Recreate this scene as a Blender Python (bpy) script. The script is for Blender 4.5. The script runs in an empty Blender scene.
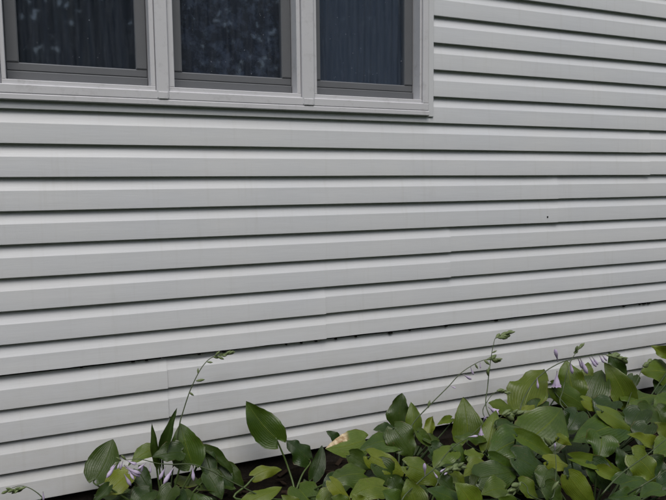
import bpy, math, random
from mathutils import Vector, Matrix, noise
R_ = math.radians
random.seed(7)
sc = bpy.context.scene
COL = sc.collection

# ------------------------------------------------------------------ camera
FPX, YAW, PIT, ROLL, DIST = 665.34, -0.420119, -0.096354, -0.010222, 2.79589
Z0 = 1.37                      # height of the siding lap that lies level with the lens
CO = 0.127                     # height of one lap
CAM = Vector((0.0, -DIST, Z0 - 0.04575))
_F = Vector((-math.sin(YAW) * math.cos(PIT), math.cos(YAW) * math.cos(PIT), math.sin(PIT)))
_R0 = Vector((math.cos(YAW), math.sin(YAW), 0)); _U0 = _R0.cross(_F)
_R = _R0 * math.cos(ROLL) + _U0 * math.sin(ROLL)
_U = _U0 * math.cos(ROLL) - _R0 * math.sin(ROLL)
cd = bpy.data.cameras.new('camera'); cam = bpy.data.objects.new('camera', cd); COL.objects.link(cam)
m = Matrix.Identity(4)
for i in range(3):
    m[i][0], m[i][1], m[i][2], m[i][3] = _R[i], _U[i], -_F[i], CAM[i]
cam.matrix_world = m
cd.sensor_fit = 'HORIZONTAL'; cd.sensor_width = 36.0; cd.lens = FPX / 666.0 * 36.0
cd.clip_start = 0.05; cd.clip_end = 500
sc.camera = cam
# ------------------------------------------------------------------ sky, sun, exposure
SUN_EL, SUN_AZ = 60.0, 194.0          # azimuth clockwise from +Y
w = bpy.data.worlds.new('World'); sc.world = w; w.use_nodes = True
nt = w.node_tree; nt.nodes.clear()
sky = nt.nodes.new('ShaderNodeTexSky'); sky.sky_type = 'NISHITA'; sky.sun_disc = False
sky.sun_elevation = R_(SUN_EL); sky.sun_rotation = R_(SUN_AZ)
sky.air_density = 1.6; sky.dust_density = 4.0; sky.ozone_density = 1.5
hs = nt.nodes.new('ShaderNodeHueSaturation'); hs.inputs['Saturation'].default_value = 0.8
bg = nt.nodes.new('ShaderNodeBackground'); bg.inputs['Strength'].default_value = 0.08
wo = nt.nodes.new('ShaderNodeOutputWorld')
nt.links.new(sky.outputs[0], hs.inputs['Color']); nt.links.new(hs.outputs[0], bg.inputs[0]); nt.links.new(bg.outputs[0], wo.inputs[0])
sl = bpy.data.lights.new('sun', 'SUN'); sl.energy = 1.5; sl.angle = R_(40); sl.color = (1.0, 0.985, 0.96)
so = bpy.data.objects.new('sun', sl); COL.objects.link(so)
sdir = Vector((math.sin(R_(SUN_AZ)) * math.cos(R_(SUN_EL)), math.cos(R_(SUN_AZ)) * math.cos(R_(SUN_EL)), math.sin(R_(SUN_EL))))
so.rotation_euler = sdir.to_track_quat('Z', 'Y').to_euler(); so.location = (0, -6, 8)
vs = sc.view_settings; vs.view_transform = 'Standard'; vs.look = 'None'; vs.gamma = 1.0; vs.use_curve_mapping = False
vs.exposure = 0.38

# ------------------------------------------------------------------ helpers
def ray(px, py):
    return (_F * FPX + _R * (px - 333.0) - _U * (py - 250.0)).normalized()
def at(px, py, d):
    """point seen at a pixel, d metres out from the wall"""
    r = ray(px, py); t = (DIST - d) / r.y
    return CAM + r * t
def mpp(p):
    return (p - CAM).dot(_F) / FPX
def canopy(px, py, lo=0.07, hi=1.5):
    """distance from the wall at which this line of sight meets the tops of the leaves"""
    a = min(1.0, max(0.0, (px - 300.0) / 150.0))
    top = 0.27 + 0.15 * a
    best = lo
    for i in range(200):
        d = lo + (hi - lo) * i / 199.0
        best = d
        if at(px, py, d).z >= top - 0.10 * d: break
    return best
def tag(o, label=None, cat=None, group=None, kind=None):
    if label: o['label'] = label
    if cat: o['category'] = cat
    if group: o['group'] = group
    if kind: o['kind'] = kind
    return o
def empty(name, loc):
    o = bpy.data.objects.new(name, None); o.location = loc; o.empty_display_size = 0.1; COL.objects.link(o); return o
bpy.context.view_layer.update()
def place(name, me, mat, parent=None, mw=None):
    o = bpy.data.objects.new(name, me); COL.objects.link(o)
    if mat is not None and not me.materials: me.materials.append(mat)
    if parent is not None:
        o.parent = parent
        o.matrix_parent_inverse = Matrix.Translation(-WLOC[parent.name])
    WLOC[o.name] = WLOC[parent.name] if parent is not None and False else Vector((0, 0, 0))
    if mw is not None: o.matrix_basis = mw
    return o
WLOC = {}
def root(name, loc):
    o = empty(name, loc); WLOC[o.name] = Vector(loc); return o
class MB:
    def __init__(s): s.v = []; s.f = []
    def quadgrid(s, rows, close=False):
        b = len(s.v); n = len(rows[0])
        for r in rows: s.v.extend(r)
        for i in range(len(rows) - 1):
            for j in range(n - 1 if not close else n):
                k = (j + 1) % n
                s.f.append((b + i * n + j, b + i * n + k, b + (i + 1) * n + k, b + (i + 1) * n + j))
    def box(s, x0, x1, y0, y1, z0, z1, bev=0.0):
        b = len(s.v)
        if bev <= 0:
            s.v += [(x, y, z) for x in (x0, x1) for y in (y0, y1) for z in (z0, z1)]
            for q in ((0, 1, 3, 2), (4, 6, 7, 5), (0, 4, 5, 1), (2, 3, 7, 6), (0, 2, 6, 4), (1, 5, 7, 3)):
                s.f.append(tuple(b + i for i in q))
        else:   # front (low y) edges chamfered
            e = bev
            o = [(x0, y1, z0), (x1, y1, z0), (x1, y1, z1), (x0, y1, z1)]
            a = [(x0, y0 + e, z0), (x1, y0 + e, z0), (x1, y0 + e, z1), (x0, y0 + e, z1)]
            c = [(x0 + e, y0, z0 + e), (x1 - e, y0, z0 + e), (x1 - e, y0, z1 - e), (x0 + e, y0, z1 - e)]
            s.v += o + a + c
            for i in range(4):
                j = (i + 1) % 4
                s.f += [(b + i, b + j, b + 4 + j, b + 4 + i), (b + 4 + i, b + 4 + j, b + 8 + j, b + 8 + i)]
            s.f += [(b + 8, b + 9, b + 10, b + 11), (b + 3, b + 2, b + 1, b)]
    def tube(s, pts, rad, seg=7):
        rows = []
        n = len(pts); prev = None
        for i, p in enumerate(pts):
            t = (pts[min(n - 1, i + 1)] - pts[max(0, i - 1)]).normalized()
            u = Vector((0, 0, 1)) if abs(t.z) < 0.9 else Vector((1, 0, 0))
            if prev is not None: u = prev
            a = (u - t * u.dot(t)).normalized(); prev = a; bb = t.cross(a)
            r = rad(i / (n - 1.0)) if callable(rad) else rad
            rows.append([tuple(p + (a * math.cos(2 * math.pi * k / seg) + bb * math.sin(2 * math.pi * k / seg)) * r) for k in range(seg)])
        b = len(s.v); s.quadgrid(rows, True)
        s.f.append(tuple(b + k for k in reversed(range(seg))))
        s.f.append(tuple(b + (n - 1) * seg + k for k in range(seg)))
    def mesh(s, name, smooth=False):
        me = bpy.data.meshes.new(name); me.from_pydata([tuple(v) for v in s.v], [], s.f)
        if smooth: me.polygons.foreach_set('use_smooth', [True] * len(me.polygons))
        me.update(); return me
    def obj(s, name, mat, parent=None, smooth=False):
        return place(name, s.mesh(name, smooth), mat, parent)
def crv(pts, n):
    """Catmull-Rom through the points"""
    P = [pts[0]] + list(pts) + [pts[-1]]; out = []
    for i in range(1, len(P) - 2):
        for k in range(n):
            t = k / n; a, b, c, d = P[i - 1], P[i], P[i + 1], P[i + 2]
            out.append(0.5 * ((2 * b) + (c - a) * t + (2 * a - 5 * b + 4 * c - d) * t * t + (3 * b - a - 3 * c + d) * t ** 3))
    out.append(P[-2].copy()); return out

# ------------------------------------------------------------------ materials
class NG:
    def __init__(s, name):
        s.m = bpy.data.materials.new(name); s.m.use_nodes = True
        s.t = s.m.node_tree; s.b = s.t.nodes['Principled BSDF']; s.out = s.t.nodes['Material Output']
    def n(s, ty, **kw):
        x = s.t.nodes.new(ty)
        for k, v in kw.items():
            if k in x.inputs: x.inputs[k].default_value = v
            else: setattr(x, k, v)
        return x
    def l(s, a, b): s.t.links.new(a, b)
    def coord(s, scale=(1, 1, 1), kind='Object'):
        c = s.n('ShaderNodeTexCoord'); mp = s.n('ShaderNodeMapping'); mp.inputs['Scale'].default_value = scale
        s.l(c.outputs[kind], mp.inputs['Vector']); return mp.outputs[0]
    def noise(s, vec, scale, detail=4, rough=0.55):
        x = s.n('ShaderNodeTexNoise'); x.inputs['Scale'].default_value = scale; x.inputs['Detail'].default_value = detail; x.inputs['Roughness'].default_value = rough
        s.l(vec, x.inputs['Vector']); return x.outputs['Fac']
    def ramp(s, fac, stops):
        r = s.n('ShaderNodeValToRGB'); e = r.color_ramp.elements
        while len(e) < len(stops): e.new(0.5)
        for el, (p, c) in zip(e, stops):
            el.position = p; el.color = (c[0], c[1], c[2], 1) if not isinstance(c, (int, float)) else (c, c, c, 1)
        s.l(fac, r.inputs[0]); return r.outputs[0]
    def mix(s, fac, a, b, mode='MIX'):
        x = s.n('ShaderNodeMix', data_type='RGBA', blend_type=mode)
        for sock, v in ((x.inputs[0], fac), (x.inputs[6], a), (x.inputs[7], b)):
            if hasattr(v, 'is_linked'): s.l(v, sock)
            elif isinstance(v, (int, float)): sock.default_value = v
            else: sock.default_value = (v[0], v[1], v[2], 1)
        return x.outputs[2]
    def math(s, op, a, b=None):
        x = s.n('ShaderNodeMath', operation=op)
        for i, v in enumerate((a, b)):
            if v is None: continue
            if hasattr(v, 'is_linked'): s.l(v, x.inputs[i])
            else: x.inputs[i].default_value = v
        return x.outputs[0]
    def bump(s, h, strength, dist, prev=None):
        x = s.n('ShaderNodeBump'); x.inputs['Strength'].default_value = strength; x.inputs['Distance'].default_value = dist
        s.l(h, x.inputs['Height'])
        if prev is not None: s.l(prev, x.inputs['Normal'])
        return x.outputs[0]

def mat_siding():
    g = NG('grey_vinyl'); g.b.inputs['Roughness'].default_value = 0.8
    oi = g.n('ShaderNodeObjectInfo')
    grain = g.noise(g.coord((1.2, 30, 55)), 6.0, 5, 0.6)
    blot = g.noise(g.coord((1.0, 3, 2.2)), 1.7, 4)
    streak = g.noise(g.coord((14, 3, 0.9)), 2.2, 4, 0.6)
    base = g.mix(g.ramp(grain, [(0.3, 0.0), (0.75, 1.0)]), (0.560, 0.575, 0.605), (0.630, 0.645, 0.675))
    c = g.mix(g.ramp(blot, [(0.35, 0.0), (0.7, 0.5)]), base, (0.64, 0.64, 0.635))
    c = g.mix(g.math('MULTIPLY', oi.outputs['Random'], 0.22), c, (0.50, 0.515, 0.535))
    c = g.mix(g.ramp(streak, [(0.56, 0.0), (0.8, 0.22)]), c, (0.40, 0.39, 0.35))
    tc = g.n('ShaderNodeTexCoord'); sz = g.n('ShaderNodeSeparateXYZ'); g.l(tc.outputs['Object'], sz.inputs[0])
    low_beige = g.math('MULTIPLY', g.ramp(g.math('MULTIPLY', sz.outputs[2], 1.0), [(0.1, 0.55), (0.75, 0.0)]), g.ramp(g.noise(g.coord((1.5, 1, 3)), 4.0, 6, 0.65), [(0.3, 0.1), (0.7, 1.0)]))
    c = g.mix(low_beige, c, (0.47, 0.455, 0.40))          # beige tone, stronger towards the bottom, broken up by noise
    sp = g.n('ShaderNodeTexVoronoi'); sp.inputs['Scale'].default_value = 38; g.l(g.coord(), sp.inputs['Vector'])
    c = g.mix(g.math('MULTIPLY', g.math('LESS_THAN', sp.outputs['Distance'], 0.05), g.ramp(blot, [(0.6, 0.0), (0.75, 0.7)])), c, (0.72, 0.72, 0.72))
    g.l(c, g.b.inputs['Base Color'])
    wob = g.noise(g.coord((1, 1, 1)), 3.0, 2)
    nb = g.bump(grain, 0.16, 0.002)
    g.l(g.bump(wob, 0.25, 0.01, nb), g.b.inputs['Normal'])
    g.l(g.ramp(blot, [(0.3, 0.36), (0.7, 0.52)]), g.b.inputs['Roughness'])
    return g.m
def mat_plain(name, col, rough, var=0.12, scale=9.0, dirt=None, bumpd=0.0):
    g = NG(name); g.b.inputs['Roughness'].default_value = rough
    if rough >= 0.9: g.b.inputs['Specular IOR Level'].default_value = 0.1
    a = g.noise(g.coord(), scale, 5)
    c = g.mix(a, tuple(x * (1 - var) for x in col), tuple(min(1, x * (1 + var)) for x in col))
    if dirt:
        d = g.noise(g.coord((1, 1, 1)), 21.0, 6, 0.7)
        c = g.mix(g.ramp(d, [(0.55, 0.0), (0.78, dirt[1])]), c, dirt[0])
    g.l(c, g.b.inputs['Base Color'])
    if bumpd: g.l(g.bump(g.noise(g.coord(), 60, 5), 0.5, bumpd), g.b.inputs['Normal'])
    return g.m
def mat_leaf(name, dark, light, yel, scorched=False):
    g = NG(name)
    uv = g.n('ShaderNodeUVMap'); sep = g.n('ShaderNodeSeparateXYZ'); g.l(uv.outputs[0], sep.inputs[0])
    v = g.math('SUBTRACT', sep.outputs[0], 0.5)
    av = g.math('ABSOLUTE', v)
    oi = g.n('ShaderNodeObjectInfo')
    # long curved veins run from base to tip: lines of constant v
    vein = g.math('ABSOLUTE', g.math('SINE', g.math('MULTIPLY', g.math('POWER', av, 0.85), 44.0)))
    mid = g.ramp(av, [(0.0, 0.0), (0.022, 1.0)])
    n1 = g.noise(g.coord((1, 1, 1)), 24.0, 5)
    n2 = g.noise(g.coord((1, 1, 1)), 7.0, 3)
    c = g.mix(g.ramp(n2, [(0.32, 0.0), (0.7, 1.0)]), dark, light)
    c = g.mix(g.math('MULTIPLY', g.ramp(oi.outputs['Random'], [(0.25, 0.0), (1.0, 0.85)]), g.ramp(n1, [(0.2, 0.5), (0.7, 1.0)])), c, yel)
    c = g.mix(g.math('MULTIPLY', g.ramp(vein, [(0.0, 1.0), (0.28, 0.0)]), 0.25), c, tuple(x * 0.55 for x in dark))
    c = g.mix(g.math('MULTIPLY', g.math('SUBTRACT', 1.0, mid), 0.45), c, tuple(x * 1.35 for x in yel))
    rim = g.math('MULTIPLY', g.ramp(av, [(0.46, 0.0), (0.5, 1.0)]), g.ramp(n1, [(0.5, 0.0), (0.62, 0.8)]))
    c = g.mix(rim, c, (0.11, 0.075, 0.03))
    hole = g.n('ShaderNodeTexVoronoi'); hole.inputs['Scale'].default_value = 55; g.l(g.coord(), hole.inputs['Vector'])
    c = g.mix(g.math('MULTIPLY', g.math('LESS_THAN', hole.outputs['Distance'], 0.13), g.ramp(n2, [(0.55, 0.0), (0.6, 0.8)])), c, (0.10, 0.08, 0.03))
    if scorched:
        edge = g.math('ADD', g.math('SUBTRACT', 1.0, sep.outputs[0]), g.math('MULTIPLY', g.math('SUBTRACT', n1, 0.5), 0.22))
        inside = g.ramp(sep.outputs[1], [(0.36, 0.0), (0.46, 1.0)])
        msk = g.math('MULTIPLY', g.ramp(edge, [(0.66, 0.0), (0.71, 1.0)]), inside)
        tan = g.mix(g.ramp(n1, [(0.42, 0.0), (0.6, 1.0)]), (0.30, 0.17, 0.07), (0.72, 0.60, 0.40))
        c = g.mix(msk, c, tan)
    g.l(c, g.b.inputs['Base Color'])
    g.b.inputs['Specular IOR Level'].default_value = 0.44
    g.l(g.ramp(n1, [(0.3, 0.30), (0.7, 0.5)]), g.b.inputs['Roughness'])
    nb = g.bump(g.ramp(vein, [(0.0, 0.0), (0.5, 0.8), (1.0, 1.0)]), 0.32, 0.002)
    nb = g.bump(mid, 0.5, 0.002, nb)
    nb = g.bump(g.noise(g.coord((1, 1, 1)), 38.0, 3), 0.5, 0.004, nb)
    g.l(nb, g.b.inputs['Normal'])
    tr = g.n('ShaderNodeBsdfTranslucent'); g.l(g.mix(0.5, c, yel), tr.inputs['Color']); g.l(nb, tr.inputs['Normal'])
    mx = g.n('ShaderNodeMixShader'); mx.inputs[0].default_value = 0.22
    g.l(g.b.outputs[0], mx.inputs[1]); g.l(tr.outputs[0], mx.inputs[2]); g.l(mx.outputs[0], g.out.inputs[0])
    return g.m
def mat_glass():
    g = NG('window_glass')
    lw = g.n('ShaderNodeLayerWeight'); lw.inputs['Blend'].default_value = 0.5
    fres = g.math('ADD', g.math('MULTIPLY', g.math('POWER', lw.outputs['Facing'], 5.0), 0.93), 0.07)
    tr = g.n('ShaderNodeBsdfTransparent'); tr.inputs[0].default_value = (0.86, 0.89, 0.93, 1)
    gl = g.n('ShaderNodeBsdfGlossy'); gl.inputs['Roughness'].default_value = 0.03; gl.inputs[0].default_value = (0.72, 0.84, 1.0, 1)
    mx = g.n('ShaderNodeMixShader')
    g.l(fres, mx.inputs[0]); g.l(tr.outputs[0], mx.inputs[1]); g.l(gl.outputs[0], mx.inputs[2])
    # film of dust and dried rain on the outside
    dust = g.n('ShaderNodeBsdfDiffuse'); dust.inputs[0].default_value = (0.42, 0.45, 0.5, 1)
    a = g.noise(g.coord((26, 1, 2.2)), 3.0, 5, 0.65); b = g.noise(g.coord((1, 1, 1)), 130.0, 3, 0.7)
    f = g.math('MULTIPLY', g.ramp(a, [(0.35, 0.01), (0.75, 0.06)]), g.ramp(b, [(0.3, 0.4), (0.75, 1.0)]))
    m2 = g.n('ShaderNodeMixShader'); g.l(f, m2.inputs[0]); g.l(mx.outputs[0], m2.inputs[1]); g.l(dust.outputs[0], m2.inputs[2])
    g.l(m2.outputs[0], g.out.inputs[0]); return g.m
def mat_curtain(name, col, lace=False):
    g = NG(name); g.b.inputs['Roughness'].default_value = 0.95; g.b.inputs['Specular IOR Level'].default_value = 0.1
    a = g.noise(g.coord((60, 60, 1.5)), 2.0, 4)
    c = g.mix(a, tuple(x * 0.85 for x in col), tuple(x * 1.12 for x in col))
    if lace:
        n = g.noise(g.coord((1, 1, 1)), 17.0, 5, 0.7)
        c = g.mix(g.ramp(n, [(0.45, 0.0), (0.62, 1.0)]), tuple(x * 0.35 for x in col), c)
    g.l(c, g.b.inputs['Base Color']); return g.m
def mat_soil():
    g = NG('bed_soil'); g.b.inputs['Roughness'].default_value = 0.95; g.b.inputs['Specular IOR Level'].default_value = 0.08
    a = g.noise(g.coord(), 14, 8, 0.7); b = g.noise(g.coord(), 90, 4, 0.7)
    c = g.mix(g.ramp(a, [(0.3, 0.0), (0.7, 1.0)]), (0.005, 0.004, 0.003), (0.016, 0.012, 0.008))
    g.l(c, g.b.inputs['Base Color'])
    nb = g.bump(a, 0.8, 0.03); g.l(g.bump(b, 0.8, 0.008, nb), g.b.inputs['Normal']); return g.m
def mat_grass():
    g = NG('lawn'); g.b.inputs['Roughness'].default_value = 0.9
    a = g.noise(g.coord(), 0.7, 6); b = g.noise(g.coord(), 60, 5, 0.7)
    c = g.mix(a, (0.035, 0.07, 0.015), (0.07, 0.11, 0.03)); c = g.mix(b, c, (0.03, 0.05, 0.012))
    g.l(c, g.b.inputs['Base Color']); g.l(g.bump(b, 1.0, 0.03), g.b.inputs['Normal']); return g.m
def mat_flower():
    g = NG('lilac_petal'); g.b.inputs['Roughness'].default_value = 0.6
    c0 = g.n('ShaderNodeTexCoord'); s = g.n('ShaderNodeSeparateXYZ'); g.l(c0.outputs['Object'], s.inputs[0])
    c = g.ramp(s.outputs[2], [(0.0, (0.36, 0.38, 0.28)), (0.3, (0.52, 0.45, 0.60)), (0.75, (0.66, 0.59, 0.74)), (1.0, (0.55, 0.44, 0.65))])
    n = g.noise(g.coord((8, 8, 1)), 3, 3); c = g.mix(g.math('MULTIPLY', n, 0.35), c, (0.30, 0.2, 0.42))
    g.l(c, g.b.inputs['Base Color'])
    tr = g.n('ShaderNodeBsdfTranslucent'); g.l(c, tr.inputs[0]); mx = g.n('ShaderNodeMixShader'); mx.inputs[0].default_value = 0.25
    g.l(g.b.outputs[0], mx.inputs[1]); g.l(tr.outputs[0], mx.inputs[2]); g.l(mx.outputs[0], g.out.inputs[0]); return g.m

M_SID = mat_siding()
M_FRAME = mat_plain('window_vinyl', (0.56, 0.56, 0.585), 0.4, 0.06, 5, ((0.2, 0.19, 0.18), 0.35))
M_TRIM = mat_plain('trim_vinyl', (0.58, 0.59, 0.61), 0.4, 0.06, 5)
M_SASH = mat_plain('sash_grey', (0.115, 0.12, 0.13), 0.5, 0.08, 12)
M_WRAP = mat_plain('house_wrap_dark', (0.03, 0.03, 0.032), 0.9)
M_ROOM = mat_plain('room_wall', (0.10, 0.11, 0.13), 0.9)
M_FOUND = mat_plain('foundation_concrete', (0.032, 0.027, 0.023), 0.95, 0.4, 14, ((0.02, 0.016, 0.012), 0.9), 0.01)
M_GLASS = mat_glass()
M_SOIL = mat_soil(); M_GRASS = mat_grass(); M_FLOWER = mat_flower()
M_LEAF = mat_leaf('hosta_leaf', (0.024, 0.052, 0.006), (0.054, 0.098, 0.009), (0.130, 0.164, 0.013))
M_LEAFD = mat_leaf('hosta_leaf_deep_or_shaded', (0.014, 0.033, 0.005), (0.027, 0.056, 0.008), (0.050, 0.080, 0.010))  # deeper green blades; also paints shade into leaves low in the clumps
M_LEAFY = mat_leaf('hosta_leaf_yellow_green', (0.056, 0.097, 0.008), (0.102, 0.146, 0.011), (0.180, 0.200, 0.017))
M_LEAFS = mat_leaf('hosta_leaf_scorched', (0.050, 0.100, 0.014), (0.085, 0.140, 0.018), (0.150, 0.180, 0.022), True)
M_STEM = mat_plain('hosta_stem', (0.060, 0.095, 0.022), 0.5, 0.25, 30)
M_STEM_SHADE = mat_plain('hosta_stem_shaded', (0.030, 0.052, 0.012), 0.6, 0.3, 30)  # darker copy of the stem green, shade between the leaves put into colour
M_SCAPE = mat_plain('hosta_flower_stalk', (0.050, 0.070, 0.026), 0.5, 0.3, 30)
M_BUD = mat_plain('hosta_bud', (0.11, 0.145, 0.055), 0.55, 0.35, 60)
M_DEBRIS = mat_plain('dark_debris', (0.012, 0.011, 0.010), 0.9)
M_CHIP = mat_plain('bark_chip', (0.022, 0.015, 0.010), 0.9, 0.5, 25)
M_TREE = mat_plain('tree_foliage', (0.035, 0.060, 0.024), 0.7, 0.45, 0.8)
M_DROP = mat_plain('water_drop', (0.34, 0.36, 0.40), 0.1)

# ------------------------------------------------------------------ ground
b = MB(); b.box(-60, 60, -80, 30, -0.3, -0.02); tag(b.obj('lawn', M_GRASS), kind='structure')
b = MB()
xs = [-4 + 0.12 * i for i in range(101)]; ys = [0.03 - 0.1 * i for i in range(19)]
b.quadgrid([[(x, y, 0.0 + 0.03 * noise.noise(Vector((x * 3, y * 3, 0))) + 0.012 * noise.noise(Vector((x * 11, y * 11, 4))) - (0.03 if j == 18 else 0)) for x in xs] for j, y in enumerate(ys)])
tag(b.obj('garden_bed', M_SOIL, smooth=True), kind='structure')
b = MB(); rc = random.Random(3)
for i in range(900):
    x = rc.uniform(-0.8, 4.2); y = -rc.uniform(0.0, 1.5); L = rc.uniform(0.01, 0.035); W = L * rc.uniform(0.25, 0.6)
    a = rc.uniform(0, 6.28); u = Vector((math.cos(a), math.sin(a), rc.uniform(-0.3, 0.3))) * L; v = Vector((-math.sin(a), math.cos(a), rc.uniform(-0.4, 0.4))) * W
    p = Vector((x, y, 0.03 * noise.noise(Vector((x * 3, y * 3, 0))) + 0.014)); k = len(b.v); up = Vector((0, 0, 0.004))
    b.v += [p - u - v, p + u - v * 0.6, p + u * 0.8 + v, p - u + v * 0.7, p - u - v + up, p + u - v * 0.6 + up, p + u * 0.8 + v + up, p - u + v * 0.7 + up]
    b.f += [(k, k + 3, k + 2, k + 1), (k + 4, k + 5, k + 6, k + 7)] + [(k + q, k + (q + 1) % 4, k + 4 + (q + 1) % 4, k + 4 + q) for q in range(4)]
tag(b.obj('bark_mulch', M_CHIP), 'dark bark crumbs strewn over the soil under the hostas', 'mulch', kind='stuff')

# ------------------------------------------------------------------ house
X0, X1, KTOP = -1.6, 5.6, -16
WX0, WX1 = -0.150, at(433.8, 75, 0.012).x
WZ0, WZ1 = Z0 + 0.284, Z0 + 1.62
house = root('house', (1.5, 0.0, 0.0))
tag(house, 'house wall clad in pale grey lapped vinyl siding with a three-part window', 'house')
b = MB()
for (a, c, e, f) in ((X0, WX0 + 0.01, Z0 - 10 * CO + 0.004, Z0 - KTOP * CO), (WX1 - 0.01, X1, Z0 - 10 * CO + 0.004, Z0 - KTOP * CO),
                     (WX0 + 0.01, WX1 - 0.01, Z0 - 10 * CO + 0.004, WZ0 + 0.01), (WX0 + 0.01, WX1 - 0.01, WZ1 - 0.01, Z0 - KTOP * CO)):
    b.box(a, c, 0.030, 0.12, e, f)
wall = b.obj('wall', M_WRAP, house)
tag(wall, 'pale grey lapped siding on the house wall')
b = MB(); b.box(X0, X1, 0.034, 0.20, -0.25, Z0 - 10 * CO + 0.002); b.obj('foundation', M_FOUND, house)

def board(k, x0, x1, dy=0.0, dz=0.0, ztop=None, flarel=0.0, flarer=0.0, seed=0, gap=None, notuck=None):
    """one lap of siding; gap(x) lifts its lower edge, notuck(x) drops its upper edge"""
    zb = Z0 - k * CO
    prof = [(0.0155, CO + 0.010, 0), (0.0140, CO * 0.985, 0)]
    for i in range(8):                                   # hollow part of the lap
        t = i / 7.0
        prof.append((0.0135 - 0.0155 * (t ** 1.12), CO * (0.96 - 0.36 * t), 1))
    prof.append((-0.0020, CO * 0.60, 2)); prof.append((-0.0034, CO * 0.36, 2)); prof.append((-0.0056, CO * 0.035, 2)); prof.append((-0.0054, CO * 0.008, 2))
    prof += [(-0.0044, 0.0, 3), (0.0095, 0.0012, 3), (0.0100, 0.006, 3)]
    n = max(2, int((x1 - x0) / 0.07)); mb = MB()
    groups = []
    for gno in (0, 1, 2, 3):
        grp = [p for p in prof if p[2] == gno]
        if gno == 1: grp = [prof[1]] + grp
        if gno == 3: grp = [prof[-4]] + grp
        groups.append(grp)
    for grp in groups:
        rows = []
        for (y, z, _) in grp:
            if ztop is not None: z = min(z, ztop - zb)
            row = []
            for i in range(n + 1):
                x = x0 + (x1 - x0) * i / n
                wz = 0.0012 * noise.noise(Vector((x * 1.3, k * 3.1 + seed, 0.5))); wy = 0.0014 * noise.noise(Vector((x * 1.9, k * 7.7 + seed, 9)))
                fl = flarel * max(0, 1 - (x - x0) / 0.05) + flarer * max(0, 1 - (x1 - x) / 0.05)
                low = max(0.0, 1 - z / (0.25 * CO)); high = max(0.0, (z - 0.8 * CO) / (0.2 * CO))
                gz = gap(x) * low if gap else 0.0
                if notuck: gz -= notuck(x) * high
                gy = -0.15 * gap(x) * low if gap else 0.0
                row.append((x, y + dy + wy * (1 if z < CO * 0.9 else 0.3) - fl + gy, zb + z + dz + wz + gz))
            rows.append(row)
        if ztop is not None and all(abs(r[0][2] - rows[0][0][2]) < 1e-5 for r in rows): continue
        mb.quadgrid(rows)
    # close the cut ends so the sheet has an edge
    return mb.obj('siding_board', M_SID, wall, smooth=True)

SEAM = {7: 0.476, 8: 0.476, 5: 1.2066, 6: 1.2066, 3: 1.8915, 4: 1.8915, 1: 2.5806, 2: 2.5806, -1: 3.2603, 0: 3.2603, 9: 3.9, 10: 3.9}
def gap6(x):
    return 0.0105 + 0.0022 * noise.noise(Vector((x * 6, 0, 2))) + 0.0012 * noise.noise(Vector((x * 31, 0, 5)))
def drop7(x):
    return 0.007 + (0.010 * math.sin(math.pi * min(1, max(0, (x - 0.47) / 0.30))) ** 1.3 * 1.6 if 0.47 < x < 0.77 else 0)
for k in range(10, KTOP, -1):
    lo, hi = Z0 - k * CO, Z0 - (k - 1) * CO
    gp = gap6 if k == 6 else None; nt7 = drop7 if k == 7 else None
    if hi <= WZ0 or lo >= WZ1:
        s = SEAM.get(k)
        if s is None: s = 2.1 + 0.9 * ((k * 37) % 5) / 2.0
        board(k, X0, s, dy=-0.0022, dz=-0.0018, flarer=0.0022, seed=1, gap=gp, notuck=nt7)
        board(k, s - 0.02, X1, seed=2, gap=gp, notuck=nt7)
    else:
        if lo < WZ0: board(k, X0, WX1 - 0.014, ztop=WZ0 + 0.012, seed=1)
        elif hi > WZ1:
            board(k, X0, WX0 + 0.014, seed=1)
        else: board(k, X0, WX0 + 0.014, seed=1)
        board(k, WX1 - 0.014, X1, seed=1)
# hem of the sagging panel showing behind its lip
b = MB(); zz = Z0 - 6 * CO
b.quadgrid([[(0.46 + 0.02 * i, 0.0175 + 0.002 * q, zz - 0.035 + 0.033 * q) for i in range(17)] for q in (0, 1)]); b.obj('nail_hem', M_SID, wall)
# crumbs caught in the open joint
b = MB(); rd = random.Random(12)
for i in range(24):
    x = rd.uniform(-0.3, 3.6); s = rd.uniform(0.0015, 0.0042)
    z = Z0 - 6 * CO + gap6(x) - 0.009 - rd.uniform(0, 0.003); y = 0.004
    b.box(x - s * rd.uniform(1, 3), x + s * rd.uniform(1, 3), y - s, y + 0.012, z - s, z + s)
tag(b.obj('joint_debris', M_DEBRIS, wall), kind='stuff')
pn = at(547, 217, 0.003)
b = MB(); b.tube([Vector((pn.x, -0.0085, pn.z)), Vector((pn.x, 0.004, pn.z))], 0.0050, 8); b.obj('nail_head', M_DEBRIS, wall)

# --- window unit: outer frame, beads, two mullions, three sashes
def fx(px, d): return at(px, 75, d).x
FB, FM = 0.020, 0.023
oL, oR = WX0 + 0.028, fx(429, FB)                       # frame, outside edges
aL, aR = WX0 + 0.058, fx(423.5, FB)                     # frame, inside edges
zS, zF, zB = Z0 + 0.285, Z0 + 0.309, Z0 + 0.343         # sill bottom, frame bottom, frame inner edge
zT = WZ1 - 0.028
b = MB()
b.box(oL, oR, -FB, 0.10, zF, zB, 0.003)
b.box(oL, oR, -FB, 0.10, zT - 0.034, zT, 0.003)
b.box(oL, aL, -FB + 0.0015, 0.098, zB, zT - 0.034, 0.003); b.box(aR, oR, -FB + 0.0015, 0.098, zB, zT - 0.034, 0.003)
win = b.obj('window', M_FRAME, house)
tag(win, 'three-part window with pale frame, dark grey sashes and curtained panes')
b = MB(); b.box(oL - 0.004, oR + 0.002, -0.0235, 0.05, zS, zF - 0.0015, 0.003); b.obj('sill', M_FRAME, win)
for (a, c) in ((WX0, oL - 0.003), (oR + 0.003, WX1)):
    b = MB(); b.box(a, c, -0.012, 0.035, zS - 0.004, WZ1, 0.002); b.obj('trim_channel', M_TRIM, win)
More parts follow.
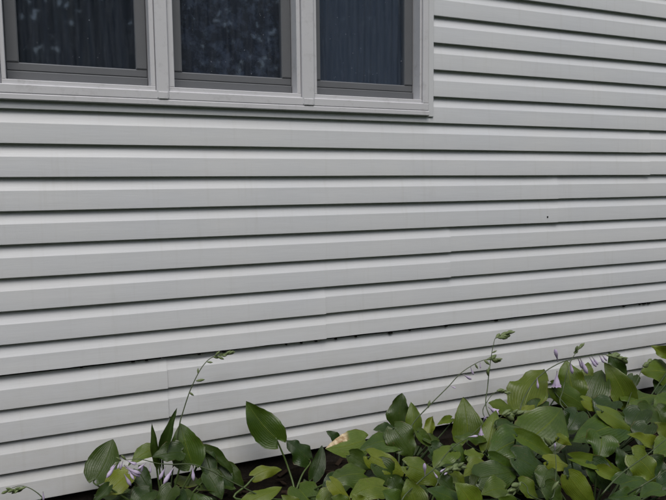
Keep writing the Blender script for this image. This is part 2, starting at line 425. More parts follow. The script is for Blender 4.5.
b = MB(); b.box(oL - 0.003, oR + 0.003, -0.012, 0.035, zT + 0.002, WZ1, 0.002); b.obj('trim_channel', M_TRIM, win)
mull = [(fx(156.4, FM), fx(169, FM)), (fx(302.4, FM), fx(314.5, FM))]
for (a, c) in mull:
    b = MB(); b.box(a, c, -FM, 0.10, zF + 0.003, zT - 0.02, 0.003); b.box(a + 0.006, c - 0.006, -FM - 0.0035, -FM + 0.002, zF + 0.001, zF + 0.03, 0.002)
    b.obj('mullion', M_FRAME, win)
opens = [(aL + 0.018, fx(150.6, 0.008)), (fx(174.4, 0.008), fx(297, 0.008)), (mull[1][1] + 0.018, fx(420, 0.008))]
zO = Z0 + 0.361; zOT = zT - 0.052
edges = [(aL, mull[0][0]), (mull[0][1], mull[1][0]), (mull[1][1], aR)]
for (ea, ec), (a, c) in zip(edges, opens):
    b = MB()                                            # bead round each light
    b.box(ea + 0.0015, ec - 0.0015, -0.010, 0.095, zB - 0.002, zO, 0.002); b.box(ea + 0.0015, ec - 0.0015, -0.010, 0.095, zOT, zT - 0.036, 0.002)
    b.box(ea + 0.0015, a, -0.0085, 0.094, zO, zOT, 0.002); b.box(c, ec - 0.0015, -0.0085, 0.094, zO, zOT, 0.002)
    b.obj('bead', M_FRAME, win)
    S, RB, y0 = 0.046, 0.074, 0.052
    b = MB()
    b.box(a + 0.001, c - 0.001, y0, 0.090, zO + 0.001, zO + RB * 0.55, 0.003); b.box(a + 0.001, c - 0.001, y0 + 0.006, 0.089, zO + RB * 0.56, zO + RB, 0.004)
    b.box(a + 0.001, c - 0.001, y0 + 0.003, 0.090, zOT - 0.05, zOT - 0.001, 0.003)
    for (p, q) in ((a + 0.001, a + S), (c - S, c - 0.001)):
        b.box(p, q, y0 + 0.0035, 0.0885, zO + RB + 0.0005, zOT - 0.051, 0.004)
    b.obj('sash', M_SASH, win)
    b = MB(); b.box(a + S - 0.004, c - S + 0.004, 0.070, 0.074, zO + RB - 0.004, zOT - 0.047); b.obj('pane', M_GLASS, win)
    b = MB(); rr = random.Random(int(a * 1000) + 5)     # rain drops clinging to the glass
    for i in range(30):
        x = rr.uniform(a + S + 0.005, c - S - 0.005); z = rr.uniform(zO + RB + 0.004, zO + 0.62); s = rr.uniform(0.0005, 0.0015)
        b.quadgrid([[(x + s * math.sin(q) * math.cos(h), 0.0698 - 0.7 * s * math.cos(q) * 1.0, z + 1.3 * s * math.sin(q) * math.sin(h)) for h in [0, 1.047, 2.094, 3.1416, 4.189, 5.236]] for q in (0.1, 0.8, 1.5)], True)
    tag(b.obj('rain_drops', M_DROP, win), kind='stuff')
b = MB()                                                # dark room behind the glass
rx0, rx1, rz0, rz1 = WX0 - 0.5, WX1 + 0.5, Z0 - 0.9, Z0 + 1.75
for q in ((rx0, rx1, 2.6, 2.7, rz0, rz1), (rx0 - 0.1, rx0, 0.125, 2.7, rz0, rz1), (rx1, rx1 + 0.1, 0.125, 2.7, rz0, rz1), (rx0 - 0.1, rx1 + 0.1, 0.125, 2.7, rz0 - 0.1, rz0 - 0.002), (rx0 - 0.1, rx1 + 0.1, 0.125, 2.7, rz1 + 0.002, rz1 + 0.1)): b.box(*q)
b.obj('interior_wall', M_ROOM, house)

def curtain(a, c, y, mat, folds, amp, label, seed, gather=0.0):
    mb = MB(); rows = []
    for j in range(25):
        z = zO + 0.02 + (zOT - zO - 0.03) * j / 24.0; row = []
        for i in range(161):
            u = i / 160.0; x = a + (c - a) * u
            ph = 2 * math.pi * folds * (u + 0.05 * noise.noise(Vector((u * 4, seed, z * 1.2)))) + 0.5 * math.sin(z * 3 + seed)
            yy = y + amp * (0.5 + 0.5 * math.sin(ph)) * (0.6 + 0.6 * noise.noise(Vector((u * 5, z * 1.5, seed)))) + gather * math.sin(z * 5 + u * 7)
            row.append((x, yy, z))
        rows.append(row)
    mb.quadgrid(rows); bk = [[(x, yy + 0.002, z) for (x, yy, z) in r] for r in rows]; mb.quadgrid(bk)
    o = mb.obj('curtain', mat, smooth=True); tag(o, label, 'curtain', 'curtains behind the window'); return o
curtain(opens[0][0] - 0.02, opens[0][1] + 0.02, 0.115, mat_curtain('curtain_navy', (0.035, 0.042, 0.055)), 6, 0.07, 'dark navy pleated curtain behind the left pane', 1.0)
curtain(opens[1][0] - 0.02, opens[1][1] + 0.02, 0.100, mat_curtain('curtain_lace', (0.075, 0.090, 0.125), True), 4, 0.018, 'dark mottled lace curtain behind the middle pane', 5.0)
curtain(opens[2][0] - 0.02, opens[2][1] + 0.02, 0.096, mat_curtain('curtain_blue', (0.080, 0.098, 0.130)), 15, 0.010, 'finely pleated dull blue curtain behind the right pane', 9.0)

# ------------------------------------------------------------------ trees across the lawn (seen only in the panes)
b = MB(); rt = random.Random(21)
for q in range(46):
    cx = -26 + 1.35 * q + rt.uniform(-0.8, 0.8); cy = -17 + rt.uniform(-4.5, 3.0); hgt = rt.uniform(7.0, 12.5); rad = rt.uniform(1.6, 2.7)
    b.tube([Vector((cx, cy, -0.1)), Vector((cx + 0.1, cy, hgt * 0.4)), Vector((cx, cy, hgt * 0.8))], lambda t: 0.2 * (1 - 0.8 * t), 6)
    for i in range(1150):
        th = rt.uniform(0, 6.283); ph = math.acos(rt.uniform(-1, 1)); r = rad * (0.35 + 0.65 * rt.random() ** 0.5)
        p = Vector((cx + r * math.sin(ph) * math.cos(th), cy + r * math.sin(ph) * math.sin(th), hgt * 0.52 + r * math.cos(ph) * hgt * 0.5 / rad))
        u = Vector((rt.gauss(0, 1), rt.gauss(0, 1), rt.gauss(0, 1))).normalized() * rt.uniform(0.14, 0.30); v = u.orthogonal().normalized() * u.length * 0.7
        k = len(b.v); b.v += [p - u, p - v * 0.8, p + u, p + v * 0.8]; b.f.append((k, k + 1, k + 2, k + 3))
tag(b.obj('distant_trees', M_TREE), 'belt of leafy trees far across the lawn, mirrored dimly in the panes', 'trees', kind='stuff')

# ------------------------------------------------------------------ hostas
def leaf_mesh(P0, P1, W, N, arch, cup, wav, seed, lobe=0.16, droop=0.0, fat=0.6):
    X = P1 - P0; L = X.length; X = X / L
    N = (N - X * N.dot(X)).normalized(); Y = N.cross(X)
    nu, nv = 17, 5; verts = []; faces = []; uvs = []
    rs = random.Random(seed); ph, ph2 = rs.uniform(0, 6.28), rs.uniform(0, 6.28); fr = rs.uniform(1.3, 2.4); bend = rs.uniform(-0.05, 0.05)
    for i in range(nu + 1):
        t = (i / nu) ** 1.55
        f = max(0.0, math.sin(math.pi * min(1.0, t) ** fat)) ** 0.82 * (1 - 0.12 * t) if 0 < t < 1 else (0.03 if t <= 0 else 0.0)
        for j in range(-nv, nv + 1):
            v = j / nv; av = abs(v)
            s = t * L - lobe * L * (av ** 1.5) * (1 - t) ** 3 * (1 if t > 0 else 0)
            ph_ = ph if v > 0 else ph2
            n = arch * L * math.sin(math.pi * t) - droop * L * t * t
            n += cup * W * 0.5 * f * (av ** 1.4) + wav * W * av ** 2.2 * math.sin(6.283 * fr * t + ph_) * (0.3 + 0.7 * math.sin(math.pi * t))
            n += 0.012 * W * math.sin(v * 14) * f
            y = v * f * W * 0.5 * (1 - 0.25 * abs(cup)) + bend * L * math.sin(math.pi * t)
            e = 1 + 0.03 * math.sin(t * 40 + ph_) * (1 if av == 1 else 0)
            verts.append(tuple(P0 + X * s + Y * y * e + N * n)); uvs.append((v * 0.5 + 0.5, t))
    c = 2 * nv + 1
    for i in range(nu):
        for j in range(c - 1): faces.append((i * c + j, i * c + j + 1, (i + 1) * c + j + 1, (i + 1) * c + j))
    me = bpy.data.meshes.new('leaf'); me.from_pydata(verts, [], faces)
    uvl = me.uv_layers.new(name='UVMap')
    for lp in me.loops: uvl.data[lp.index].uv = uvs[lp.vertex_index]
    me.polygons.foreach_set('use_smooth', [True] * len(me.polygons)); me.update(); return me
MATS = {'g': M_LEAF, 'd': M_LEAFD, 'y': M_LEAFY, 's': M_LEAFS}
LSEED = [100]
def ride(px, py, d):
    """out in the bed the blades and stalks ride near the tops of the clumps"""
    if px < 318 or py < 395: return d
    k = min(1.0, (py - 395) / 30.0) * 0.72
    return d * (1 - k) + canopy(px, py) * k + (d - 0.5) * 0.06
def petiole(P0, P1, crown, leaf, r=0.0034):
    back = (P0 - P1).normalized(); mid = P0.lerp(crown, 0.45) + Vector((0, 0, 0.02 - 0.12 * (P0.z - crown.z)))
    pts = crv([crown, mid, P0 + back * 0.006 - Vector((0, 0, 0.016)), P0 + (P1 - P0) * 0.012 - Vector((0, 0, 0.001))], 5)
    mb = MB(); mb.tube(pts, lambda t: r * (1.35 - 0.6 * t - (0.4 if t > 0.99 else 0)), 6); mb.obj('petiole', M_STEM if crown.x < 1.3 else M_STEM_SHADE, leaf, smooth=True)
def leaf(plant, crown, bx, by, tx, ty, wpx, mat='g', dd=0.0, d=None, tilt=0.45, nmix=0.75, side=0.0, arch=0.06, cup=0.22, wav=0.085, fat=0.6, pet=None, droop=0.0, lobe=0.16):
    LSEED[0] += 1; sd = int(bx * 13 + by * 7 + tx * 3)
    cx, cy = (bx + tx) / 2.0, (by + ty) / 2.0
    dc = canopy(cx, cy) + dd if d is None else d
    if d is not None: dc = ride(cx, cy, d)
    pc = at(cx, cy, dc); mp = mpp(pc)
    dy = (by - ty) * mp * tilt                      # tip above the base: it leans away from the lens
    P0 = at(bx, by, max(0.02, dc + dy * 0.5)); P1 = at(tx, ty, max(0.025, dc - dy * 0.5))
    rs = random.Random(sd); jit = 0.0 if mat == 's' else 1.0
    toc = (CAM - pc).normalized(); N = toc + Vector((0, 0, 1)) * nmix * (1 + jit * rs.uniform(-0.55, 0.35)) + _R * (side + jit * rs.uniform(-0.42, 0.42))
    X = (P1 - P0).normalized(); N = (N - X * N.dot(X)).normalized()
    face = max(0.72, abs(N.dot(toc)))
    W = wpx * mp / face
    me = leaf_mesh(P0, P1, W, N, arch + rs.uniform(-0.02, 0.03), cup, wav * rs.uniform(0.6, 1.4), sd, fat=fat, droop=droop, lobe=lobe)
    o = place('leaf', me, MATS[mat], plant)
    if pet:
        pts = crv([P0 + (P1 - P0) * 0.06] + [at(x, y, dq) for (x, y, dq) in pet] + [crown], 5)
        mb = MB(); mb.tube(pts, lambda t: 0.0036 + 0.0012 * t, 7); mb.obj('petiole', M_STEM, o, smooth=True)
    else: petiole(P0, P1, crown, o)
    return o

def lathe(prof, seg=8, lobes=0):
    mb = MB(); rows = []
    for (z, r) in prof:
        rows.append([((r * (1 + (0.35 * math.cos(3 * a * 2) if lobes and z > 0.9 else 0))) * math.cos(a), r * math.sin(a) * (1 + (0.35 * math.cos(6 * a) if lobes and z > 0.9 else 0)), z) for a in [2 * math.pi * k / seg for k in range(seg)]])
    mb.quadgrid(rows, True); return mb.mesh('petals', True)
ME_CLOSED = lathe([(0, 0.03), (0.25, 0.045), (0.42, 0.075), (0.6, 0.125), (0.78, 0.13), (0.92, 0.075), (1.0, 0.01)])
ME_OPEN = lathe([(0, 0.03), (0.25, 0.045), (0.45, 0.09), (0.65, 0.17), (0.82, 0.21), (0.95, 0.23), (1.02, 0.27)], 18, 6)
ME_BUD = lathe([(0, 0.06), (0.25, 0.15), (0.55, 0.19), (0.8, 0.12), (1.0, 0.01)])
def spike(name, me, mat, parent, A, B, fat=1.0):
    L = (B - A).length; q = (B - A).normalized().to_track_quat('Z', 'Y')
    mw = Matrix.LocRotScale(A, q, Vector((L * fat, L * fat, L)))
    return place(name, me.copy() if False else me, mat, parent, mw)
for me_, mt_ in ((ME_CLOSED, M_FLOWER), (ME_OPEN, M_FLOWER), (ME_BUD, M_BUD)): me_.materials.append(mt_)
def stalk(plant, crown, path, d0, d1, r=0.0026, flowers=(), head=None, buds=(), tail=True, lift=0.05):
    """flower stalk through pixels, d0..d1 metres out from the wall; flowers = (x0,y0,x1,y1,'c'|'o')"""
    n = len(path); ds = []
    for i, (x, y) in enumerate(path):
        q = d0 + (d1 - d0) * i / (n - 1.0); q2 = ride(x, y, q); ds.append(q if q2 == q else q2 + lift)
    pts = [at(x, y, q) for (x, y), q in zip(path, ds)]
    full = ([crown, crown.lerp(pts[0], 0.6) + Vector((0, 0, 0.02))] + pts) if tail else pts
    mb = MB(); mb.tube(crv(full, 6), lambda t: r * (1.25 - 0.75 * t), 6); st = mb.obj('flower_stalk', M_SCAPE, plant, smooth=True)
    def near(x, y):
        i = min(range(n), key=lambda i: (path[i][0] - x) ** 2 + (path[i][1] - y) ** 2)
        return ds[i]
    rs = random.Random(int(path[0][0] * 7))
    for (x0, y0, x1, y1, ty) in flowers:
        dq = near(x0, y0); A = at(x0, y0, dq); B = at(x1, y1, dq + rs.uniform(-0.005, 0.02))
        spike('flower', ME_OPEN if ty == 'o' else ME_CLOSED, None, st, A, B, 1.0 if ty == 'o' else 0.92)
    for (x0, y0, x1, y1) in buds:
        dq = near(x0, y0); spike('bud', ME_BUD, None, st, at(x0, y0, dq), at(x1, y1, dq + rs.uniform(-0.01, 0.015)), 0.9)
    if head:                                          # tight cluster of green buds
        hx0, hy0, hx1, hy1, cnt, ln = head
        for i in range(cnt):
            u = i / max(1, cnt - 1); x = hx0 + (hx1 - hx0) * u; y = hy0 + (hy1 - hy0) * u
            ax = math.atan2(hy1 - hy0, hx1 - hx0) + rs.uniform(-0.85, 0.85) * (1 - 0.5 * u); l = ln * rs.uniform(0.75, 1.2)
            dq = near(x, y); spike('bud', ME_BUD, None, st, at(x, y, dq), at(x + l * math.cos(ax), y + l * math.sin(ax), dq + rs.uniform(-0.02, 0.02)), 1.0)
    return st

def plant(px, py, dq, label):
    p = at(px, py, dq); c = Vector((p.x, -dq, 0.01)); o = root('hosta_plant', (c.x, c.y, 0.0)); tag(o, label, 'hosta', 'hostas growing along the foot of the wall'); return o, c + Vector((0, 0, 0.01))
A, cA = plant(165, 480, 0.26, 'hosta at the left with a rounded leaf and drooping cluster of lilac flowers')
B, cB = plant(292, 480, 0.30, 'sparse hosta whose single tall leaf stands alone against the siding')
C, cC = plant(398, 470, 0.34, 'hosta with a tan scorched leaf touching the bottom of the siding')
D, cD = plant(508, 460, 0.46, 'hosta with one sharply pointed upright leaf and the tallest upright flower stalk')
E_, cE = plant(612, 440, 0.52, 'hosta at the right edge with large upright leaves and a curled leaf tip on top')
F_, cF = plant(410, 490, 0.85, 'low hosta along the bottom edge in front of the scorched-leaf hosta')
G_, cG = plant(590, 490, 1.02, 'low broad hosta filling the bottom right corner of the picture')

# ---- traced leaves: base x,y  tip x,y  width (pixels)
def LA(*a, **k): leaf(A, cA, *a, **k)
LA(96, 479, 113, 439, 35, 'd', d=0.12, cup=0.3, arch=0.03, fat=0.7)
LA(128, 474, 99, 499, 25, 'y', d=0.26, tilt=0.6)
LA(109, 486, 92, 504, 14, 'd', d=0.31, cup=0.6)
LA(153, 449, 131, 464, 17, 'y', d=0.20)
LA(159, 463, 152, 423, 11, 'd', d=0.22, cup=0.9, tilt=0.1, nmix=0.2, wav=0.15)
LA(163, 455, 177, 408, 14, 'd', d=0.23, cup=0.9, tilt=0.1, nmix=0.2, wav=0.15, side=-0.4)
LA(181, 452, 152, 457, 23, 'd', d=0.27, side=-0.5, cup=0.3, nmix=0.3)
LA(192, 464, 180, 423, 36, 'g', d=0.22, cup=0.15, nmix=0.5, fat=0.62)
LA(204, 451, 213, 488, 20, 'd', d=0.25, tilt=0.6)
LA(204, 450, 235, 480, 12, 'd', d=0.24, cup=0.8, side=0.3)
LA(200, 512, 194, 493, 30, 'g', d=0.46)
LA(226, 466, 244, 486, 15, 'd', d=0.16, cup=0.4)
LA(216, 466, 233, 492, 20, 'd', d=0.26, tilt=0.6)
LA(208, 474, 222, 500, 22, 'd', d=0.31, tilt=0.6)
LA(138, 470, 152, 492, 18, 'd', d=0.24, tilt=0.6)
LA(150, 492, 131, 512, 24, 'd', d=0.36, tilt=0.6)
LA(172, 488, 158, 515, 22, 'd', d=0.33, tilt=0.6)
def LB(*a, **k): leaf(B, cB, *a, **k)
LB(277.6, 440, 246, 401, 33, 'g', d=0.16, cup=0.12, nmix=0.25, arch=0.03, fat=0.62, pet=[(286, 462, 0.19), (294, 488, 0.25)])
LB(309, 459, 286, 440, 23, 'd', d=0.15, cup=-0.25, nmix=0.9)
LB(313, 478, 322, 445, 17, 'd', d=0.19, cup=0.35, nmix=0.3)
LB(254, 476, 282, 470, 15, 'y', d=0.27, cup=-0.5, arch=0.16, nmix=0.6, pet=[(247, 485, 0.29), (236, 499, 0.33)])
LB(247, 502, 282, 487, 17, 'y', d=0.40, cup=-0.2)
LB(311, 509, 304, 479, 26, 'd', d=0.36)
LB(299, 512, 281, 495, 16, 'g', d=0.45)
LB(336, 476, 322, 500, 16, 'd', d=0.34)
LB(330, 492, 318, 512, 18, 'y', d=0.42)
def LC(*a, **k): leaf(C, cC, *a, **k)
LC(365, 440, 325, 449, 27, 's', d=0.22, cup=-0.12, nmix=0.3, arch=0.04, wav=0.03)
LC(338, 442, 326, 431, 11, 'd', d=0.10)
LC(402, 441, 359, 450, 21, 'g', d=0.32, cup=-0.15)
LC(400, 427, 402, 393, 26, 'd', d=0.14, cup=0.2, nmix=0.1, tilt=0.2, fat=0.75, wav=0.12)
LC(414, 432, 411, 402, 19, 'y', d=0.11, cup=0.35, nmix=0.3, side=-0.3)
LC(394, 428, 413, 458, 33, 'd', d=0.28, cup=-0.2, fat=0.66)
LC(370, 456, 409, 476, 21, 'y', d=0.40, cup=-0.25)
LC(393, 432, 373, 430, 12, 'd', d=0.16)
LC(418, 431, 434, 449, 12, 'g', d=0.22)
LC(429, 438, 433, 416, 14, 'y', d=0.13, cup=0.7, wav=0.2)
LC(451, 419, 437, 425, 8, 'y', d=0.12, cup=0.5)
LC(424, 438, 440, 441, 9, 'd', d=0.18)
LC(453, 450, 433, 468, 20, 'y', d=0.45, cup=-0.2)
LC(408, 466, 449, 489, 22, 'g', d=0.52, cup=-0.3)
LC(447, 473, 465, 483, 14, 'g', d=0.55)
LC(431, 446, 446, 460, 16, 'd', d=0.30)
LC(350, 455, 372, 470, 18, 'd', d=0.26)
LC(376, 464, 394, 489, 24, 'd', d=0.34)
def LF(*a, **k): leaf(F_, cF, *a, **k)
LF(364, 474, 329, 480, 26, 'g', d=0.55, cup=-0.3)
LF(331, 481, 351, 501, 15, 'y', d=0.60, cup=-0.3)
LF(383, 486, 349, 498, 24, 'g', d=0.72, cup=-0.2)
LF(399, 504, 382, 491, 18, 'g', d=0.75)
LF(418, 509, 407, 478, 30, 'g', d=0.80, cup=0.15)
LF(458, 502, 426, 489, 19, 'g', d=0.85, cup=-0.2)
LF(367, 512, 352, 494, 22, 'y', d=0.80)
LF(474, 507, 455, 483, 28, 'y', d=0.88, cup=0.15)
LF(440, 478, 455, 492, 14, 'd', d=0.62)
LF(392, 478, 402, 494, 18, 'd', d=0.6)
LF(346, 506, 331, 497, 16, 'g', d=0.75)
def LD(*a, **k): leaf(D, cD, *a, **k)
LD(468, 440, 463, 397, 35, 'g', d=0.24, cup=0.25, nmix=0.4, fat=0.5)
LD(484, 437, 453, 437, 11, 'g', d=0.32, cup=-0.4)
LD(453, 449, 472, 462, 15, 'g', d=0.42, cup=-0.3)
LD(468, 456, 484, 455, 14, 'y', d=0.45, cup=-0.3)
LD(487, 449, 496, 410, 21, 'y', d=0.33, cup=0.3, nmix=0.4)
LD(528, 438, 488, 457, 34, 'g', d=0.46, cup=-0.15, fat=0.66)
LD(529, 440, 562, 408, 41, 'g', d=0.40, cup=-0.1, nmix=0.4, side=-0.2, fat=0.68)
LD(517, 435, 555, 458, 15, 'y', d=0.58, cup=0.4)
LD(490, 457, 520, 476, 12, 'g', d=0.56, cup=0.5)
LD(516, 457, 555, 483, 28, 'd', d=0.60, cup=-0.15)
LD(480, 478, 518, 470, 27, 'd', d=0.62, cup=-0.2)
LD(483, 465, 463, 477, 15, 'g', d=0.58)
LD(512, 411, 488, 403, 17, 'g', d=0.24, cup=-0.3)
LD(523, 409, 544, 369, 32, 'g', d=0.20, cup=0.15, nmix=0.35, side=-0.2, fat=0.66)
LD(523, 412, 535, 405, 10, 'y', d=0.28, cup=-0.4)
LD(556, 393, 541, 399, 9, 'd', d=0.16)
LD(530, 409, 549, 402, 13, 'd', d=0.24)
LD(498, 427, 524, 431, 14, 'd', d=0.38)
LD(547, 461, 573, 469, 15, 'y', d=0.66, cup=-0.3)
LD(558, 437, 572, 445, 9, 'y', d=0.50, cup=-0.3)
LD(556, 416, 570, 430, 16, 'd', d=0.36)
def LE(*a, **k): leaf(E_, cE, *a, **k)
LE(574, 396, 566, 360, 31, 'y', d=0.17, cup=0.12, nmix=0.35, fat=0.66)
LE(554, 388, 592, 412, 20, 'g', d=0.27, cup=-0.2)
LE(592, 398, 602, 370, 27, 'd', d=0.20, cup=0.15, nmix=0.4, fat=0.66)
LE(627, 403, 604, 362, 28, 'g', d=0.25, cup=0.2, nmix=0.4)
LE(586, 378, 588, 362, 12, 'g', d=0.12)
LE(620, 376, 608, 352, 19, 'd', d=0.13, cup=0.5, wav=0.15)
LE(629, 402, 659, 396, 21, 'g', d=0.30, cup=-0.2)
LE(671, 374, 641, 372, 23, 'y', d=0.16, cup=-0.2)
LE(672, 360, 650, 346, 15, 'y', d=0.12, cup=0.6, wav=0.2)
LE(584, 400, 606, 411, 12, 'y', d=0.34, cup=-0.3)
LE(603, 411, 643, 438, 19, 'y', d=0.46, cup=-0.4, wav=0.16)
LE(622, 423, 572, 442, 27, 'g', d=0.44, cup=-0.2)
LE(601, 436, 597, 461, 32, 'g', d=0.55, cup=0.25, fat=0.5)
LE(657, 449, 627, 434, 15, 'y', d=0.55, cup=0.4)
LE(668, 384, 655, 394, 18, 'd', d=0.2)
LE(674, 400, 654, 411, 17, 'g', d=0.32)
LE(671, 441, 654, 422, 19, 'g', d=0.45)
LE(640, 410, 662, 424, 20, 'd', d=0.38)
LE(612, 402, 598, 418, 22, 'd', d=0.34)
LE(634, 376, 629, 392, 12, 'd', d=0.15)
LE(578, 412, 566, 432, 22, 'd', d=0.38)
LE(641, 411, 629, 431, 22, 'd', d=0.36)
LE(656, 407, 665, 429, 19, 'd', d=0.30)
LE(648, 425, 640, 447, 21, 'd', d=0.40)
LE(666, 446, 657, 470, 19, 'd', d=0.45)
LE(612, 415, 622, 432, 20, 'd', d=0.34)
def LG(*a, **k): leaf(G_, cG, *a, **k)
LG(606, 464, 589, 483, 19, 'd', d=0.60)
LG(649, 461, 664, 482, 21, 'd', d=0.60)
LG(582, 470, 566, 486, 19, 'd', d=0.62)
LG(625, 468, 617, 447, 17, 'd', d=0.62)
LG(573, 459, 623, 473, 13, 'y', d=0.74, cup=0.5)
LG(598, 470, 622, 483, 12, 'y', d=0.80, cup=0.4)
LG(633, 455, 657, 484, 28, 'y', d=0.74, cup=-0.15)
LG(620, 485, 647, 481, 21, 'g', d=0.84, cup=-0.2)
LG(569, 476, 596, 508, 25, 'y', d=0.90, cup=-0.2)
LG(675, 448, 654, 457, 23, 'y', d=0.60)
LG(634, 495, 608, 498, 14, 'g', d=0.95)
LG(505, 489, 481, 495, 21, 'g', d=0.78)
LG(519, 483, 538, 499, 16, 'g', d=0.80)
LG(545, 486, 562, 502, 20, 'd', d=0.85)
LG(662, 490, 640, 498, 17, 'g', d=0.92)
LG(672, 478, 655, 488, 18, 'd', d=0.8)
LG(592, 462, 610, 492, 26, 'd', d=0.72)
LG(548, 470, 540, 488, 20, 'd', d=0.70)
LG(512, 508, 498, 498, 18, 'g', d=0.95)

# ---- leaves lower in the clumps
rf = random.Random(77)
def fill(pl, crown, n, rmin, rmax, zmin, zmax, yaw0=0, yaw1=6.283):
    for i in range(n):
        a = rf.uniform(yaw0, yaw1); r = rf.uniform(rmin, rmax); dr = Vector((math.cos(a), math.sin(a), 0))
        P0 = crown + dr * r + Vector((0, 0, rf.uniform(zmin, zmax))); L = rf.uniform(0.12, 0.18)
        P1 = P0 + (dr + Vector((rf.uniform(-0.3, 0.3), rf.uniform(-0.3, 0.3), rf.uniform(-0.7, 0.1)))).normalized() * L
        if P0.y > -0.05 or P1.y > -0.04: continue
        LSEED[0] += 1
        me = leaf_mesh(P0, P1, L * rf.uniform(0.6, 0.8), Vector((rf.uniform(-0.3, 0.3), -0.3, 1)), 0.07, rf.uniform(-0.2, 0.3), 0.06, LSEED[0])
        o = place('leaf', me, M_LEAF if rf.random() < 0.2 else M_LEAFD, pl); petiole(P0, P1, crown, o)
fill(A, cA, 26, 0.02, 0.17, 0.03, 0.13)
fill(B, cB, 6, 0.05, 0.15, 0.04, 0.10, 3.3, 6.1)
fill(C, cC, 10, 0.05, 0.24, 0.04, 0.10)
fill(D, cD, 11, 0.05, 0.28, 0.04, 0.11)
fill(E_, cE, 12, 0.05, 0.32, 0.04, 0.12)
fill(F_, cF, 12, 0.05, 0.28, 0.03, 0.09)
fill(G_, cG, 18, 0.05, 0.36, 0.03, 0.10)

# ---- flower stalks
stalk(A, cA, [(179.5, 425), (183, 412), (190, 391), (199, 372), (206.5, 361.6), (213, 357), (221, 353.5), (229, 354)], 0.22, 0.14, 0.0024,
      head=(213, 356.5, 229, 354.5, 9, 7), buds=[(189, 392, 194, 396), (198, 374, 198, 368), (196, 381, 205, 379.5), (207, 362, 213, 362.5)])
stalk(A, cA, [(292, 520), (272, 503), (252, 492), (232, 482), (215, 473), (200, 466.5), (188, 464), (172, 464.5), (158, 463.5), (148, 461), (138, 459), (126, 460)], 0.40, 0.36, 0.0026,
      flowers=[(117, 463, 106.5, 478, 'c'), (120, 461, 117.5, 469, 'c'), (123, 461, 120, 470, 'c'), (126, 460, 136, 465, 'c'), (124, 465, 140, 477, 'c'), (125, 468, 141, 474, 'c'), (124, 474, 131, 486, 'c'), (128, 470, 134, 480, 'c'), (144, 464, 141, 472, 'c'), (146, 463, 138, 469, 'c'),
               (150, 463.5, 150.5, 473, 'c'), (166, 466, 159, 480, 'c'), (174, 467, 163.5, 484, 'c'), (192.5, 465.5, 193.5, 481, 'c'), (130, 461, 137, 464, 'c'), (116, 462, 110, 471, 'c')],
      buds=[(121, 461, 116, 457), (126, 460, 121, 455), (118, 462, 113, 466), (133, 460, 128, 466)], tail=False)
stalk(A, cA, [(43.5, 503), (42, 497.5), (36, 492), (28, 487.5), (20, 486), (12, 488)], 0.40, 0.36, 0.0022, head=(26, 487, 8, 491, 9, 8), flowers=[(43, 491.5, 43.5, 501, 'c')])
stalk(C, cC, [(412, 425), (431, 404), (448, 387), (460, 374), (472, 365.6), (484, 360), (494, 359.5)], 0.20, 0.16, 0.0026,
      flowers=[(463, 374.5, 471.5, 379.5, 'c'), (450, 385.5, 456, 388.5, 'c'), (470.5, 367, 473.5, 375, 'c'), (480, 362, 480.5, 368.5, 'c')], head=(484, 360, 496, 359.5, 7, 7), buds=[(428, 408, 430, 400), (475, 364, 478, 369)])
stalk(F_, cF, [(402, 500), (420, 481), (436, 467), (452, 448), (469, 437), (480, 427), (486, 420)], 0.72, 0.46, 0.0026,
      flowers=[(425, 476, 424.5, 463, 'c'), (433, 471, 438, 479, 'c'), (416, 487, 420.5, 499, 'c'), (481, 426, 481, 434.5, 'o'), (483, 422, 486, 416, 'c'), (468, 437, 478, 436, 'c')], buds=[(436, 467, 441, 461)])
stalk(F_, cF, [(436, 486), (442, 474), (450, 469), (458, 467)], 0.66, 0.66, 0.0020, head=(444, 472, 458, 467, 10, 9), flowers=[(446, 468, 440, 472, 'c'), (450, 470, 444, 475, 'c')])
stalk(D, cD, [(486, 406), (487.5, 388), (489, 373), (491, 358), (493, 347), (495.5, 338), (501, 335)], 0.24, 0.18, 0.0026,
      head=(496, 338, 509, 333, 10, 8), buds=[(492, 353, 497, 350.5), (488.5, 376, 487, 369), (488, 372, 490, 366)])
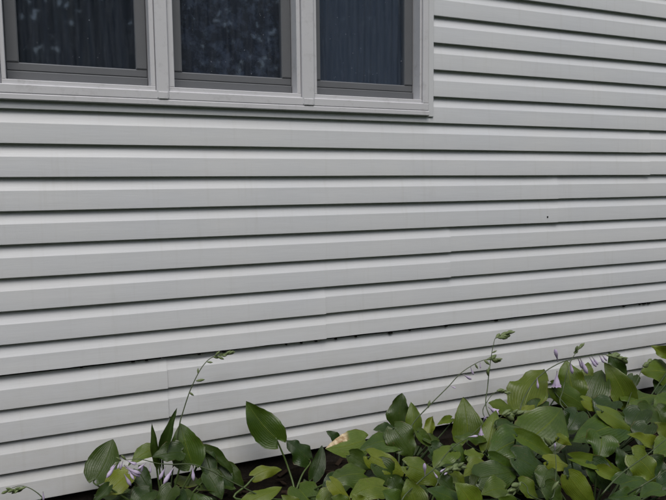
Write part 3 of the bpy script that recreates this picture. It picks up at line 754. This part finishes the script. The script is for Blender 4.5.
stalk(D, cD, [(483, 413), (487, 402), (493, 394), (499, 391), (504, 392)], 0.26, 0.22, 0.0022, head=(497, 391, 505, 392, 5, 6), flowers=[(488, 407, 496, 412, 'o'), (492, 415, 493, 424, 'c'), (484, 415, 487, 421, 'c')])
stalk(D, cD, [(520, 411), (523, 400), (534, 382), (546, 371), (560, 363), (570, 360), (584, 357), (600, 354.5), (614, 355.5)], 0.33, 0.25, 0.0030,
      flowers=[(537, 377.5, 538, 389, 'c'), (557, 371, 556.5, 386, 'o'), (558, 362, 555, 349, 'c'), (570, 361, 572.5, 374, 'c'), (580, 358, 587.5, 374, 'c'), (589, 357, 596.5, 367, 'c'), (592, 356.5, 598, 365, 'c'), (599, 355, 604, 363, 'c'), (602, 355, 607, 361, 'c'), (578, 358.5, 583, 369, 'c')],
      head=(606, 355, 622, 358, 10, 8))
stalk(D, cD, [(496, 424), (502, 416), (512, 412), (522, 413)], 0.36, 0.36, 0.0022, head=(502, 415, 522, 414, 16, 10))
stalk(D, cD, [(551, 499), (556, 472), (555, 452), (553, 446)], 0.74, 0.62, 0.0024, flowers=[(555, 451, 555, 443, 'c')], buds=[(551, 446, 544, 437), (553, 444, 548, 438), (552, 490, 559, 481)])
stalk(E_, cE, [(561, 405), (563, 390), (567, 372), (572, 359), (578, 350)], 0.34, 0.26, 0.0030, head=(574, 353, 581, 347.5, 6, 6))
stalk(E_, cE, [(627.3, 404), (633, 389), (638, 379), (643, 366), (646, 363)], 0.30, 0.22, 0.0022, head=(643, 366, 648, 362, 6, 5))
stalk(G_, cG, [(604, 492), (620, 475), (633, 465), (647, 455), (664, 441), (680, 430)], 0.80, 0.66, 0.0028, lift=0.09)
stalk(G_, cG, [(640, 487), (650, 481), (666, 471), (680, 463)], 0.88, 0.78, 0.0026, lift=0.09)
stalk(G_, cG, [(531, 496), (527, 487), (521, 482), (516, 485)], 0.86, 0.88, 0.0020, head=(521, 482, 507, 499, 14, 8))

sc.render.engine = 'CYCLES'
sc.cycles.max_bounces = 8; sc.cycles.transparent_max_bounces = 12
